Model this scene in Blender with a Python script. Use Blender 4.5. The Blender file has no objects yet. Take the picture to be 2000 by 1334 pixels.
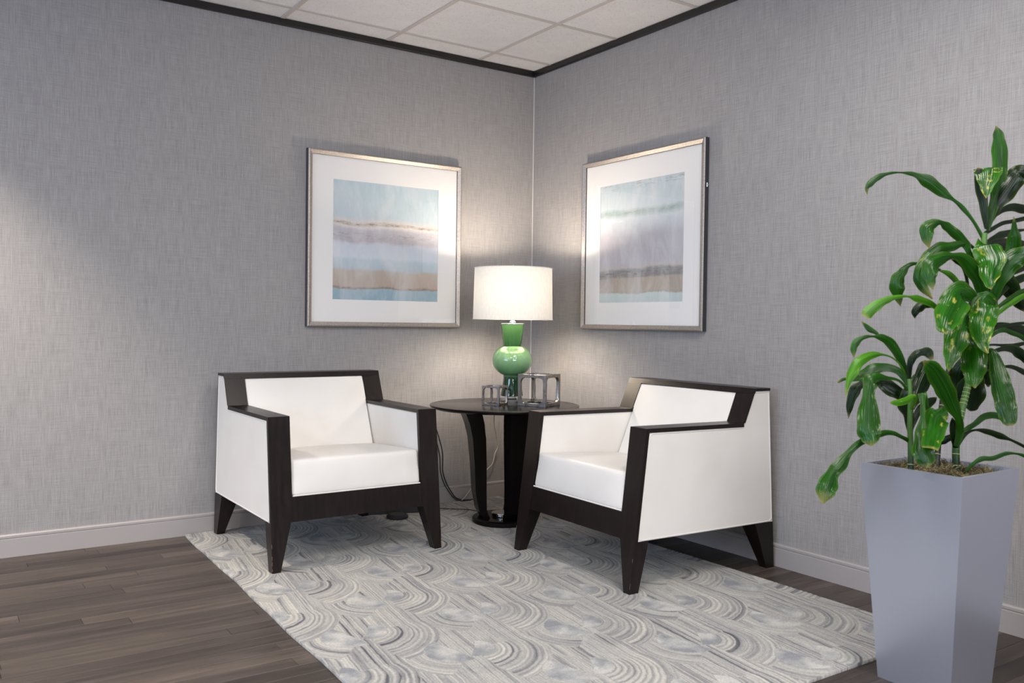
import bpy, bmesh, math, random
import numpy as np
from mathutils import Vector, Matrix, noise
random.seed(7)
PI = math.pi
S = bpy.context.scene
COL = S.collection

# ------------------------------------------------------------------ camera
CAM = Vector((-3.2456, -4.5377, 1.0926))
YAW, PITCH, ROLL, FPX = .5992, -.0219, .0129, 1709.23
_f = Vector((math.sin(YAW)*math.cos(PITCH), math.cos(YAW)*math.cos(PITCH), math.sin(PITCH)))
_r = Vector((math.cos(YAW), -math.sin(YAW), 0)); _u = _r.cross(_f)
RIGHT = math.cos(ROLL)*_r + math.sin(ROLL)*_u
UP = -math.sin(ROLL)*_r + math.cos(ROLL)*_u
FWD = _f
cd = bpy.data.cameras.new('camera'); cam = bpy.data.objects.new('camera', cd); COL.objects.link(cam)
m = Matrix((RIGHT, UP, -FWD)).transposed().to_4x4(); m.translation = CAM
cam.matrix_world = m
cd.sensor_width = 36; cd.lens = FPX/2000*36; cd.clip_start = .05; cd.clip_end = 60
cd.dof.use_dof = True; cd.dof.focus_distance = 4.8; cd.dof.aperture_fstop = 5.6
S.camera = cam

# ------------------------------------------------------------------ world, light, exposure
W = bpy.data.worlds.new('sky'); S.world = W; W.use_nodes = True
W.node_tree.nodes['Background'].inputs[0].default_value = (.62, .78, 1, 1)
W.node_tree.nodes['Background'].inputs[1].default_value = 1.0
S.view_settings.view_transform = 'Standard'; S.view_settings.look = 'None'
S.view_settings.exposure = 0.22; S.view_settings.gamma = 1
S.view_settings.use_curve_mapping = False
H = 2.676

def area(name, loc, rot, sx, sy, power, col, spread=PI):
    d = bpy.data.lights.new(name, 'AREA'); d.shape = 'RECTANGLE'; d.size = sx; d.size_y = sy
    d.energy = power; d.color = col; d.spread = spread
    o = bpy.data.objects.new(name, d); COL.objects.link(o); o.location = loc; o.rotation_euler = rot
    return o
# daylight through the two windows behind the camera
area('window_daylight', (-3.4, -7.9, 1.6), (PI/2+.42, 0, 0), 2.6, 1.4, 96, (.92, .94, 1))
area('window_daylight', (-7.35, -3.0, 1.6), (PI/2+.30, 0, -PI/2), 2.6, 1.4, 88, (.50, .70, 1))
# recessed downlights (x, y, power)
DOWN = [(-3.32, -.66, 56)]
# unseen lit panels added for overhead light, filled in with the ceiling grid below
PANEL_POWER = 24

# ------------------------------------------------------------------ mesh helpers
def tag(o, label=None, cat=None, group=None, kind=None):
    if label: o['label'] = label
    if cat: o['category'] = cat
    if group: o['group'] = group
    if kind: o['kind'] = kind
    return o
def root(name, loc=(0, 0, 0), rz=0, **k):
    o = bpy.data.objects.new(name, None); COL.objects.link(o); o.location = loc
    o.rotation_euler = (0, 0, rz); o.empty_display_size = .1
    return tag(o, **k)
def link(name, me, mats, parent=None):
    o = bpy.data.objects.new(name, me); COL.objects.link(o)
    if mats and not me.materials:
        for mt in (mats if isinstance(mats, (list, tuple)) else [mats]): me.materials.append(mt)
    if parent: o.parent = parent
    return o
def finish(name, bm, mats, parent=None, smooth=None, bevel=0, seg=2):
    if bevel:
        es = [e for e in bm.edges if len(e.link_faces) == 2 and e.calc_face_angle(0) > .5]
        bmesh.ops.bevel(bm, geom=es, offset=bevel, segments=seg, affect='EDGES', profile=.6, clamp_overlap=True)
    bmesh.ops.recalc_face_normals(bm, faces=bm.faces)
    if smooth is not None:
        for f in bm.faces: f.smooth = True
        for e in bm.edges:
            if len(e.link_faces) == 2 and e.calc_face_angle(0) > smooth: e.smooth = False
    me = bpy.data.meshes.new(name); bm.to_mesh(me); bm.free()
    return link(name, me, mats, parent)
def box(bm, x0, x1, y0, y1, z0, z1):
    v = [bm.verts.new(p) for p in ((x0,y0,z0),(x1,y0,z0),(x1,y1,z0),(x0,y1,z0),(x0,y0,z1),(x1,y0,z1),(x1,y1,z1),(x0,y1,z1))]
    for f in ((3,2,1,0),(4,5,6,7),(0,1,5,4),(1,2,6,5),(2,3,7,6),(3,0,4,7)): bm.faces.new([v[i] for i in f])
def hexa(bm, P):
    v = [bm.verts.new(p) for p in P]
    for f in ((3,2,1,0),(4,5,6,7),(0,1,5,4),(1,2,6,5),(2,3,7,6),(3,0,4,7)): bm.faces.new([v[i] for i in f])
def prism(bm, poly, x0, x1, ax=0):
    """polygon in the plane across axis ax, extruded from x0 to x1"""
    def P(t, a, b): return (t, a, b) if ax == 0 else ((a, t, b) if ax == 1 else (a, b, t))
    A = [bm.verts.new(P(x0, *p)) for p in poly]; B = [bm.verts.new(P(x1, *p)) for p in poly]
    bm.faces.new(A); bm.faces.new(B[::-1])
    n = len(poly)
    for i in range(n): bm.faces.new((A[i], B[i], B[(i+1) % n], A[(i+1) % n]))
def lathe(bm, prof, n=48, c=(0, 0, 0), cap=True):
    rings = []
    for r, z in prof:
        rings.append([bm.verts.new((c[0]+r*math.cos(2*PI*i/n), c[1]+r*math.sin(2*PI*i/n), c[2]+z)) for i in range(n)])
    for a, b in zip(rings, rings[1:]):
        for i in range(n): bm.faces.new((a[i], a[(i+1) % n], b[(i+1) % n], b[i]))
    if cap: bm.faces.new(rings[0][::-1]); bm.faces.new(rings[-1])
def tube(bm, pts, r, n=8, closed=False, cap=True):
    pts = [Vector(p) for p in pts]; N = len(pts); rings = []; up = None
    rad = r if isinstance(r, (list, tuple)) else [r]*N
    for i, p in enumerate(pts):
        a = pts[(i-1) % N] if (closed or i > 0) else p
        b = pts[(i+1) % N] if (closed or i < N-1) else p
        t = (b-a).normalized()
        if up is None: up = Vector((0, 0, 1)) if abs(t.z) < .9 else Vector((1, 0, 0))
        s = t.cross(up)
        if s.length < 1e-5: s = t.cross(Vector((0, 1, 0)))
        s.normalize(); up = s.cross(t).normalized()
        rings.append([bm.verts.new(p+rad[i]*(math.cos(2*PI*k/n)*s+math.sin(2*PI*k/n)*up)) for k in range(n)])
    M = N if closed else N-1
    for i in range(M):
        a, b = rings[i], rings[(i+1) % N]
        for k in range(n): bm.faces.new((a[k], a[(k+1) % n], b[(k+1) % n], b[k]))
    if cap and not closed: bm.faces.new(rings[0][::-1]); bm.faces.new(rings[-1])
def smooth_path(P, n=6):
    P = [Vector(p) for p in P]; out = []
    for i in range(len(P)-1):
        a, b, c, d = P[max(i-1, 0)], P[i], P[i+1], P[min(i+2, len(P)-1)]
        for k in range(n):
            t = k/n
            out.append(.5*((2*b)+(c-a)*t+(2*a-5*b+4*c-d)*t*t+(3*b-a-3*c+d)*t**3))
    out.append(P[-1]); return out
def rbox(bm, sx, sy, sz, r, n=8, warp=None):
    """rounded box with a grid on every face, bent by warp(a,b,c in -1..1, x,y,z)"""
    def ticks(s):
        h = s/2; e = [h-r*(1-math.sin(k*PI/8)) for k in range(0, 5)]
        inner = [(-1+2*i/n)*(h-r) for i in range(1, n)]
        return [-v for v in e[::-1]]+inner+e
    T = [ticks(s) for s in (sx, sy, sz)]; Sx = (sx, sy, sz); cache = {}
    def V(p):
        k = tuple(round(c, 6) for c in p)
        if k in cache: return cache[k]
        inn = [max(-(Sx[i]/2-r), min(Sx[i]/2-r, p[i])) for i in range(3)]
        d = Vector([p[i]-inn[i] for i in range(3)])
        q = Vector(inn)+(d.normalized()*r if d.length > 1e-9 else d)
        if warp: q = Vector(warp(q.x/(sx/2), q.y/(sy/2), q.z/(sz/2), q.x, q.y, q.z))
        cache[k] = bm.verts.new(q); return cache[k]
    for ax in range(3):
        o = [i for i in range(3) if i != ax]
        for sgn in (-1, 1):
            for i in range(len(T[o[0]])-1):
                for j in range(len(T[o[1]])-1):
                    vs = []
                    for a, b in ((i, j), (i+1, j), (i+1, j+1), (i, j+1)):
                        p = [0, 0, 0]; p[ax] = sgn*Sx[ax]/2; p[o[0]] = T[o[0]][a]; p[o[1]] = T[o[1]][b]
                        vs.append(V(p))
                    if len(set(vs)) == 4:
                        try: bm.faces.new(vs)
                        except ValueError: pass
def at(px, py, depth):
    """point seen at pixel px, py (2000x1334) at this distance along the view axis"""
    return CAM+depth*(FWD+RIGHT*((px-1000)/FPX)-UP*((py-667)/FPX))

# ------------------------------------------------------------------ materials
def mat(name, col=(.5, .5, .5), rough=.5, metal=0, **k):
    mt = bpy.data.materials.new(name); mt.use_nodes = True
    b = mt.node_tree.nodes['Principled BSDF']
    b.inputs['Base Color'].default_value = (*col, 1); b.inputs['Roughness'].default_value = rough
    b.inputs['Metallic'].default_value = metal
    for kk, v in k.items(): b.inputs[kk.replace('_', ' ')].default_value = v
    return mt, mt.node_tree, b
class NT:
    def __init__(s, nt): s.t = nt; s.n = nt.nodes; s.l = nt.links
    def add(s, typ, **k):
        o = s.n.new(typ)
        for a, v in k.items(): setattr(o, a, v)
        return o
    def link(s, a, b): s.l.new(a, b)
    def coord(s, kind='Object'): return s.add('ShaderNodeTexCoord').outputs[kind]
    def mapping(s, src, scale=(1, 1, 1), loc=(0, 0, 0), rot=(0, 0, 0)):
        o = s.add('ShaderNodeMapping'); s.link(src, o.inputs[0])
        o.inputs['Scale'].default_value = scale; o.inputs['Location'].default_value = loc; o.inputs['Rotation'].default_value = rot
        return o.outputs[0]
    def noise(s, src, scale=5, detail=2, rough=.5, dist=0):
        o = s.add('ShaderNodeTexNoise'); s.link(src, o.inputs['Vector'])
        o.inputs['Scale'].default_value = scale; o.inputs['Detail'].default_value = detail
        o.inputs['Roughness'].default_value = rough; o.inputs['Distortion'].default_value = dist
        return o.outputs[0]
    def ramp(s, src, stops, interp='LINEAR'):
        o = s.add('ShaderNodeValToRGB'); s.link(src, o.inputs[0]); cr = o.color_ramp; cr.interpolation = interp
        while len(cr.elements) < len(stops): cr.elements.new(.5)
        for e, (p, c) in zip(cr.elements, stops):
            e.position = p; e.color = (*c, 1) if isinstance(c, (tuple, list)) else (c, c, c, 1)
        return o.outputs[0]
    def math(s, op, a, b=None, c=None, clamp=False):
        o = s.add('ShaderNodeMath', operation=op, use_clamp=clamp)
        for i, v in enumerate((a, b, c)):
            if v is None: continue
            if isinstance(v, (int, float)): o.inputs[i].default_value = v
            else: s.link(v, o.inputs[i])
        return o.outputs[0]
    def mix(s, f, a, b, mode='MIX'):
        o = s.add('ShaderNodeMix', data_type='RGBA', blend_type=mode)
        for i, v in ((0, f), (6, a), (7, b)):
            if isinstance(v, (int, float)): o.inputs[i].default_value = v
            elif isinstance(v, tuple): o.inputs[i].default_value = (*v, 1)
            else: s.link(v, o.inputs[i])
        return o.outputs[2]
    def bump(s, h, strength=.2, dist=.01, bsdf=None):
        o = s.add('ShaderNodeBump'); s.link(h, o.inputs['Height']); o.inputs['Strength'].default_value = strength
        o.inputs['Distance'].default_value = dist
        if bsdf: s.link(o.outputs[0], bsdf.inputs['Normal'])
        return o.outputs[0]
    def sep(s, src):
        o = s.add('ShaderNodeSeparateXYZ'); s.link(src, o.inputs[0]); return o.outputs
def srgb(*c):
    return tuple(((v/255+.055)/1.055)**2.4 if v > 10 else v/255/12.92 for v in c)

def wallpaper(name, horiz):
    mt, t, b = mat(name, rough=.75); n = NT(t); c = n.coord()
    # long fine threads both ways: horiz = axis index of the wall's length
    sv = [260, 260, 260]; sv[2] = 10; sh = [8, 8, 380]
    v1 = n.noise(n.mapping(c, tuple(sv)), 1, 3, .65)
    h1 = n.noise(n.mapping(c, tuple(sh)), 1, 3, .65)
    fine = n.noise(n.mapping(c, (420, 420, 420)), 1, 1)
    big = n.noise(n.mapping(c, (40, 40, 5)), 1, 2)
    s = n.math('ADD', n.math('ADD', n.math('MULTIPLY', v1, .40), n.math('MULTIPLY', h1, .30)), n.math('ADD', n.math('MULTIPLY', fine, .20), n.math('MULTIPLY', big, .10)))
    col = n.ramp(s, [(.34, srgb(126, 122, 122)), (.50, srgb(154, 151, 151)), (.66, srgb(172, 169, 168))])
    n.link(col, b.inputs['Base Color']); n.bump(s, .25, .002, b)
    b.inputs['Specular IOR Level'].default_value = .25
    return mt
M = {}
M['wall'] = wallpaper('woven_grey_wallpaper', 0)
mt, t, b = mat('painted_trim', srgb(165, 159, 158), .45); M['trim'] = mt
mt, t, b = mat('black_crown', (.010, .008, .008), .35); M['crown'] = mt
mt, t, b = mat('plain_wall', srgb(190, 186, 184), .8); M['plain'] = mt
def ceiling_mat():
    mt, t, b = mat('mineral_ceiling_tile', rough=.9); n = NT(t); c = n.coord()
    f = n.noise(c, 130, 3, .7); g = n.noise(c, 9, 2)
    col = n.ramp(f, [(.26, srgb(176, 168, 166)), (.40, srgb(242, 240, 242)), (1, srgb(247, 245, 247))])
    n.link(n.mix(.12, col, g, 'MULTIPLY'), b.inputs['Base Color']); n.bump(f, .35, .002, b)
    return mt
M['tile'] = ceiling_mat()
M['bar'] = mat('painted_grid_bar', srgb(205, 198, 195), .5)[0]
def plank_mat(name, brick=False):
    mt, t, b = mat(name, rough=.42); n = NT(t); c = n.coord()
    inf = n.add('ShaderNodeObjectInfo')
    rnd = inf.outputs['Random']
    if brick:
        br = n.add('ShaderNodeTexBrick'); n.link(c, br.inputs['Vector']); br.inputs['Scale'].default_value = 1
        br.inputs['Brick Width'].default_value = 1.1; br.inputs['Row Height'].default_value = .076; br.inputs['Mortar Size'].default_value = .0006
        br.inputs['Color1'].default_value = (0, 0, 0, 1); br.inputs['Color2'].default_value = (1, 1, 1, 1); br.inputs['Mortar'].default_value = (.1, .1, .1, 1)
        rnd = n.sep(br.outputs[0])[0]
    off = n.add('ShaderNodeCombineXYZ'); n.link(n.math('MULTIPLY', rnd, 37.), off.inputs[0]); n.link(n.math('MULTIPLY', rnd, 91.), off.inputs[1])
    vm = n.add('ShaderNodeVectorMath', operation='ADD'); n.link(c, vm.inputs[0]); n.link(off.outputs[0], vm.inputs[1])
    g1 = n.noise(n.mapping(vm.outputs[0], (2.2, 60, 1)), 1, 4, .6, .6)
    g2 = n.noise(n.mapping(vm.outputs[0], (9, 420, 1)), 1, 2, .6)
    g3 = n.noise(n.mapping(vm.outputs[0], (1.1, 9, 1)), 1, 2, .5, 1.2)
    s = n.math('ADD', n.math('MULTIPLY', g1, .45), n.math('ADD', n.math('MULTIPLY', g2, .2), n.math('MULTIPLY', g3, .35)))
    s = n.math('ADD', s, n.math('MULTIPLY', n.math('SUBTRACT', rnd, .5), .20))
    col = n.ramp(s, [(.28, srgb(34, 27, 24)), (.46, srgb(62, 53, 48)), (.60, srgb(82, 72, 66)), (.78, srgb(108, 97, 88))])
    n.link(col, b.inputs['Base Color'])
    n.link(n.math('ADD', n.math('MULTIPLY', g1, .2), .33), b.inputs['Roughness']); n.bump(s, .12, .002, b)
    return mt
M['plank'] = plank_mat('grey_brown_plank'); M['floor'] = plank_mat('plank_floor_beyond', True)
mt, t, b = mat('espresso_wood', (.016, .009, .008), .33); n = NT(t); c = n.coord()
g = n.noise(n.mapping(c, (60, 60, 8)), 1, 3)
n.link(n.ramp(g, [(.3, (.006, .003, .003)), (.7, (.013, .007, .0065))]), b.inputs['Base Color'])
b.inputs['Specular IOR Level'].default_value = .35
n.link(n.math('ADD', n.math('MULTIPLY', g, .12), .27), b.inputs['Roughness']); M['wood'] = mt
mt, t, b = mat('bare_wood_scuff', (.22, .12, .09), .6); M['scuff'] = mt
mt, t, b = mat('white_leather', srgb(238, 234, 229), .42); n = NT(t); c = n.coord()
g = n.noise(c, 900, 2); n.bump(g, .06, .001, b)
n.link(n.mix(n.noise(c, 6, 2), srgb(240, 237, 233), srgb(229, 224, 218)), b.inputs['Base Color']); b.inputs['Specular IOR Level'].default_value = .4
M['leather'] = mt
mt, t, b = mat('black_gloss_wood', (.006, .0045, .0045), .20); n = NT(t); c = n.coord()
b.inputs['Specular IOR Level'].default_value = .12; n.bump(n.noise(c, 40, 2), .02, .001, b); M['gloss'] = mt
mt, t, b = mat('polished_nickel', (.33, .305, .285), .22, 1); n = NT(t); c = n.coord()
n.link(n.ramp(n.noise(c, 30, 2), [(.3, .24), (.7, .34)]), b.inputs['Roughness']); M['nickel'] = mt
mt, t, b = mat('chrome', (.85, .85, .85), .08, 1); M['chrome'] = mt
mt, t, b = mat('clear_acrylic', (.95, .97, .98), .03); b.inputs['Transmission Weight'].default_value = .85; b.inputs['IOR'].default_value = 1.45; M['clear'] = mt
mt, t, b = mat('green_glazed_glass', srgb(70, 128, 66), .07); n = NT(t); c = n.coord('Generated')
z = n.sep(c)[2]
n.link(n.ramp(z, [(0, srgb(6, 44, 20)), (.26, srgb(12, 62, 30)), (.31, srgb(104, 152, 104)), (.55, srgb(128, 170, 124)), (.69, srgb(106, 152, 98)), (.71, srgb(32, 76, 34)), (1, srgb(64, 102, 58))]), b.inputs['Base Color'])
b.inputs['Coat Weight'].default_value = .6; b.inputs['Coat Roughness'].default_value = .04; M['green'] = mt
# linen shade: light passes through it
mt = bpy.data.materials.new('linen_shade'); mt.use_nodes = True; n = NT(mt.node_tree); n.n.clear()
out = n.add('ShaderNodeOutputMaterial'); d = n.add('ShaderNodeBsdfDiffuse'); tr = n.add('ShaderNodeBsdfTranslucent'); mx = n.add('ShaderNodeMixShader')
c = n.coord(); w = n.noise(n.mapping(c, (300, 300, 30)), 1, 2)
n.link(n.ramp(w, [(.3, (.80, .77, .71)), (.7, (.90, .87, .81))]), d.inputs[0]); n.link(n.ramp(w, [(.3, (.84, .79, .70)), (.7, (.92, .87, .79))]), tr.inputs[0])
mx.inputs[0].default_value = .030; n.link(d.outputs[0], mx.inputs[1]); n.link(tr.outputs[0], mx.inputs[2]); n.link(mx.outputs[0], out.inputs[0]); M['shade'] = mt
def emit(name, col, s):
    mt = bpy.data.materials.new(name); mt.use_nodes = True; n = NT(mt.node_tree); n.n.clear()
    o = n.add('ShaderNodeOutputMaterial'); e = n.add('ShaderNodeEmission'); e.inputs[0].default_value = (*col, 1); e.inputs[1].default_value = s
    n.link(e.outputs[0], o.inputs[0]); return mt
M['panel_glow'] = emit('light_diffuser', (1, .93, .84), 3.0)
M['bulb'] = emit('lamp_bulb', (1, .86, .70), 390)
M['down_glow'] = emit('downlight_lens', (1, .88, .72), 6)
# picture glass: clear pane with Fresnel reflection
mt = bpy.data.materials.new('picture_glass'); mt.use_nodes = True; n = NT(mt.node_tree); n.n.clear()
out = n.add('ShaderNodeOutputMaterial'); tp = n.add('ShaderNodeBsdfTransparent'); gl = n.add('ShaderNodeBsdfGlossy'); mx = n.add('ShaderNodeMixShader'); gm = n.add('ShaderNodeNewGeometry'); vd = n.add('ShaderNodeVectorMath', operation='DOT_PRODUCT')
gl.inputs['Roughness'].default_value = .015; n.link(gm.outputs['Normal'], vd.inputs[0]); n.link(gm.outputs['Incoming'], vd.inputs[1])
fz = n.math('MULTIPLY_ADD', n.math('POWER', n.math('SUBTRACT', 1, n.math('ABSOLUTE', vd.outputs['Value']), clamp=True), 5), .93, .07)
n.link(fz, mx.inputs[0]); n.link(tp.outputs[0], mx.inputs[1]); n.link(gl.outputs[0], mx.inputs[2]); n.link(mx.outputs[0], out.inputs[0]); M['pane'] = mt
M['window_pane'] = mt
mt, t, b = mat('silver_leaf_frame', (.60, .56, .53), .38, .85); n = NT(t); c = n.coord()
w = n.noise(n.mapping(c, (160, 160, 160)), 1, 4, .7, 1.5)
n.link(n.ramp(w, [(.3, srgb(150, 143, 138)), (.7, srgb(205, 198, 192))]), b.inputs['Base Color']); n.bump(w, .5, .002, b); M['frame'] = mt
M['frame_side'] = mat('charcoal_frame_side', (.035, .035, .042), .4)[0]
M['mat'] = mat('white_picture_mount', srgb(238, 236, 235), .8)[0]
def print_mat(name, stops, seed, dark):
    mt, t, b = mat(name, rough=.7); n = NT(t); c = n.coord('Generated')
    x, y, z = n.sep(c)
    u = n.add('ShaderNodeAttribute', attribute_name='pu').outputs['Fac']; v = n.add('ShaderNodeAttribute', attribute_name='pv').outputs['Fac']
    cc = n.add('ShaderNodeCombineXYZ'); n.link(u, cc.inputs[0]); n.link(v, cc.inputs[1]); cc.inputs[2].default_value = seed
    P = cc.outputs[0]
    w1 = n.noise(n.mapping(P, (3, 2, 1)), 1, 4, .6); w2 = n.noise(n.mapping(P, (9, 16, 1)), 1, 5, .7, .6)
    vv = n.math('ADD', v, n.math('ADD', n.math('MULTIPLY', n.math('SUBTRACT', w1, .5), .07), n.math('MULTIPLY', n.math('SUBTRACT', w2, .5), .035)))
    col = n.ramp(vv, stops)
    st = n.noise(n.mapping(P, (14, 4, 1), rot=(0, 0, .5)), 1, 5, .65, 1.8)
    col = n.mix(.30, col, n.ramp(st, [(.3, .62), (.5, .86), (.7, 1.0)]), 'MULTIPLY')
    st2 = n.noise(n.mapping(P, (5, 2.2, 1), loc=(7, 3, 0)), 1, 4, .6, .8)
    col = n.mix(n.ramp(st2, [(.45, 0), (.75, .55)]), col, srgb(226, 226, 228))
    # short dark scratches along given bands
    for (pv, wd, amt) in dark:
        band = n.math('SUBTRACT', 1, n.math('DIVIDE', n.math('ABSOLUTE', n.math('SUBTRACT', vv, pv)), wd), clamp=True)
        sc = n.ramp(n.noise(n.mapping(P, (16, 60, 1), loc=(pv*9, 0, 0)), 1, 4, .7), [(.5, 0), (.62, 1)])
        col = n.mix(n.math('MULTIPLY', n.math('MULTIPLY', band, sc), amt), col, srgb(92, 84, 80))
    col = n.mix(.10, col, srgb(232, 234, 236))
    n.link(col, b.inputs['Base Color']); return mt
def R(*a): return srgb(*a)
M['print_left'] = print_mat('seascape_print_tan_band', [(0, R(132, 168, 186)), (.085, R(140, 174, 190)), (.095, R(136, 112, 98)), (.115, R(176, 156, 140)), (.24, R(182, 168, 156)), (.262, R(178, 194, 204)), (.33, R(182, 202, 214)), (.36, R(206, 216, 228)), (.47, R(200, 208, 222)), (.50, R(176, 170, 178)), (.60, R(188, 184, 192)), (.625, R(222, 216, 212)), (.64, R(196, 180, 164)), (.665, R(214, 208, 204)), (.70, R(188, 204, 212)), (1, R(178, 200, 210))], 1.3, [(.645, .02, .8), (.55, .05, .35), (.1, .01, .8)])
M['print_right'] = print_mat('seascape_print_green_line', [(0, R(186, 204, 206)), (.07, R(196, 212, 212)), (.085, R(160, 150, 136)), (.10, R(172, 158, 142)), (.20, R(170, 156, 140)), (.215, R(126, 120, 118)), (.27, R(142, 138, 138)), (.29, R(196, 186, 180)), (.33, R(186, 182, 190)), (.55, R(180, 176, 186)), (.62, R(196, 200, 208)), (.70, R(206, 214, 220)), (.735, R(158, 180, 178)), (.76, R(164, 186, 184)), (.785, R(198, 210, 216)), (1, R(184, 200, 208))], 5.7, [(.245, .04, .7), (.98, .05, .5), (.75, .015, .4)])
mt, t, b = mat('brushed_silver_planter', srgb(186, 190, 204), .30, .7); n = NT(t); c = n.coord()
n.link(n.ramp(n.noise(c, 260, 2), [(.3, .28), (.7, .36)]), b.inputs['Roughness']); n.bump(n.noise(c, 500, 2), .05, .001, b); M['planter'] = mt
mt, t, b = mat('dark_soil', (.03, .022, .015), .95); n = NT(t); c = n.coord(); n.bump(n.noise(c, 90, 4), .8, .01, b); M['soil'] = mt
mt, t, b = mat('dry_moss', rough=.9); n = NT(t); g = n.noise(n.coord(), 60, 2)
n.link(n.ramp(g, [(.3, srgb(62, 52, 30)), (.5, srgb(116, 104, 70)), (.7, srgb(158, 146, 108))]), b.inputs['Base Color']); M['moss'] = mt
mt, t, b = mat('black_rubber', (.012, .012, .013), .5); M['black'] = mt
mt, t, b = mat('white_cord', (.62, .58, .5), .4); M['cordw'] = mt
def leaf_mat(name, a, bcol, spot):
    mt, t, b = mat(name, rough=.17); n = NT(t)
    u = n.add('ShaderNodeAttribute', attribute_name='lu').outputs['Fac']; v = n.add('ShaderNodeAttribute', attribute_name='lv').outputs['Fac']
    inf = n.add('ShaderNodeObjectInfo').outputs['Random']
    cc = n.add('ShaderNodeCombineXYZ'); n.link(u, cc.inputs[0]); n.link(v, cc.inputs[1]); n.link(n.math('MULTIPLY', inf, 50), cc.inputs[2])
    P = cc.outputs[0]
    ve = n.noise(n.mapping(P, (14, .8, 1)), 1, 3, .6)
    col = n.ramp(ve, [(.3, a), (.7, bcol)])
    big = n.noise(n.mapping(P, (.9, 2.0, 1)), 1, 2)
    col = n.mix(n.math('MULTIPLY', n.math('SUBTRACT', big, .42, clamp=True), 1.8, clamp=True), col, tuple(min(1, x*1.6) for x in bcol))
    edge = n.math('POWER', n.math('ABSOLUTE', u), 6)
    col = n.mix(n.math('MULTIPLY', edge, .22, clamp=True), col, srgb(110, 140, 30))
    sp = n.noise(n.mapping(P, (1.6, 5.5, 1)), 1, 3, .6)
    col = n.mix(n.ramp(sp, [(spot-.02, 0), (spot+.10, 1)]), col, srgb(176, 172, 74))
    tip = n.ramp(v, [(.90, 0), (1, .75)])
    col = n.mix(n.math('MULTIPLY', tip, n.math('ADD', sp, .1), clamp=True), col, srgb(190, 170, 96))
    n.link(col, b.inputs['Base Color']); n.bump(n.noise(n.mapping(P, (9, .6, 1)), 1, 2), .5, .004, b)
    b.inputs['Specular IOR Level'].default_value = .34
    tr = n.add('ShaderNodeBsdfTranslucent'); n.link(col, tr.inputs[0]); mx = n.add('ShaderNodeMixShader'); mx.inputs[0].default_value = .22
    out = [x for x in n.n if x.type == 'OUTPUT_MATERIAL'][0]
    n.link(b.outputs[0], mx.inputs[1]); n.link(tr.outputs[0], mx.inputs[2]); n.link(mx.outputs[0], out.inputs[0])
    return mt
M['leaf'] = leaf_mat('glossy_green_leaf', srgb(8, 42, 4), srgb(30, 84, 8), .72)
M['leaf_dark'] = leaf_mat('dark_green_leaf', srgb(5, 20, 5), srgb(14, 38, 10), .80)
M['leaf_light'] = leaf_mat('yellow_green_leaf', srgb(34, 92, 8), srgb(74, 134, 16), .68)
M['leaf_spot'] = leaf_mat('spotted_green_leaf', srgb(10, 54, 6), srgb(38, 98, 14), .60)
mt, t, b = mat('cane_stem', rough=.4); n = NT(t); z = n.sep(n.coord('Object'))[2]
n.link(n.ramp(n.math('DIVIDE', n.math('SUBTRACT', z, .62), .55), [(0, srgb(14, 34, 14)), (.12, srgb(20, 48, 18)), (.22, srgb(58, 98, 34)), (1, srgb(84, 124, 56))]), b.inputs['Base Color']); M['stem'] = mt
M['ring'] = mat('pale_leaf_scar', srgb(168, 176, 120), .6)[0]
M['dark_stem'] = mat('dark_cane', (.012, .014, .008), .5)[0]

# ------------------------------------------------------------------ room shell
X0, Y0 = -7.5, -8.0
def wall(name, boxes, m_):
    bm = bmesh.new()
    for b_ in boxes: box(bm, *b_)
    return tag(finish(name, bm, m_), kind='structure')
TOP = H+.12
wall('wall_left', [(X0, .1, 0, .1, -.05, TOP)], M['wall'])
wall('wall_right', [(0, .1, Y0, 0, -.05, TOP)], M['wall'])
wall('wall_back', [(X0-.1, -4.8, Y0-.1, Y0, -.05, TOP), (-2.0, .1, Y0-.1, Y0, -.05, TOP), (-4.8, -2.0, Y0-.1, Y0, -.05, .85), (-4.8, -2.0, Y0-.1, Y0, 2.35, TOP)], M['plain'])
wall('wall_far', [(X0-.1, X0, Y0, -4.4, -.05, TOP), (X0-.1, X0, -1.6, .1, -.05, TOP), (X0-.1, X0, -4.4, -1.6, -.05, .85), (X0-.1, X0, -4.4, -1.6, 2.35, TOP)], M['plain'])
def window(name, a0, a1, axis, w):
    bm = bmesh.new(); f = .05
    def B(u0, u1, z0, z1):
        if axis == 'x': box(bm, u0, u1, w-.07, w-.02, z0, z1)
        else: box(bm, w-.07, w-.02, u0, u1, z0, z1)
    B(a0, a1, .85, .85+f); B(a0, a1, 2.35-f, 2.35); B(a0, a0+f, .85+f, 2.35-f); B(a1-f, a1, .85+f, 2.35-f)
    mid = (a0+a1)/2; B(mid-f/2, mid+f/2, .85+f, 2.35-f)
    o = tag(finish(name, bm, M['trim']), kind='structure')
    for q0, q1 in ((a0+f, mid-f/2), (mid+f/2, a1-f)):
        bm = bmesh.new()
        if axis == 'x': box(bm, q0, q1, w-.048, w-.044, .85+f, 2.35-f)
        else: box(bm, w-.048, w-.044, q0, q1, .85+f, 2.35-f)
        finish('pane', bm, M['window_pane'], o)
window('window_1', -4.8, -2.0, 'x', Y0); window('window_2', -4.4, -1.6, 'y', X0)

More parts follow.
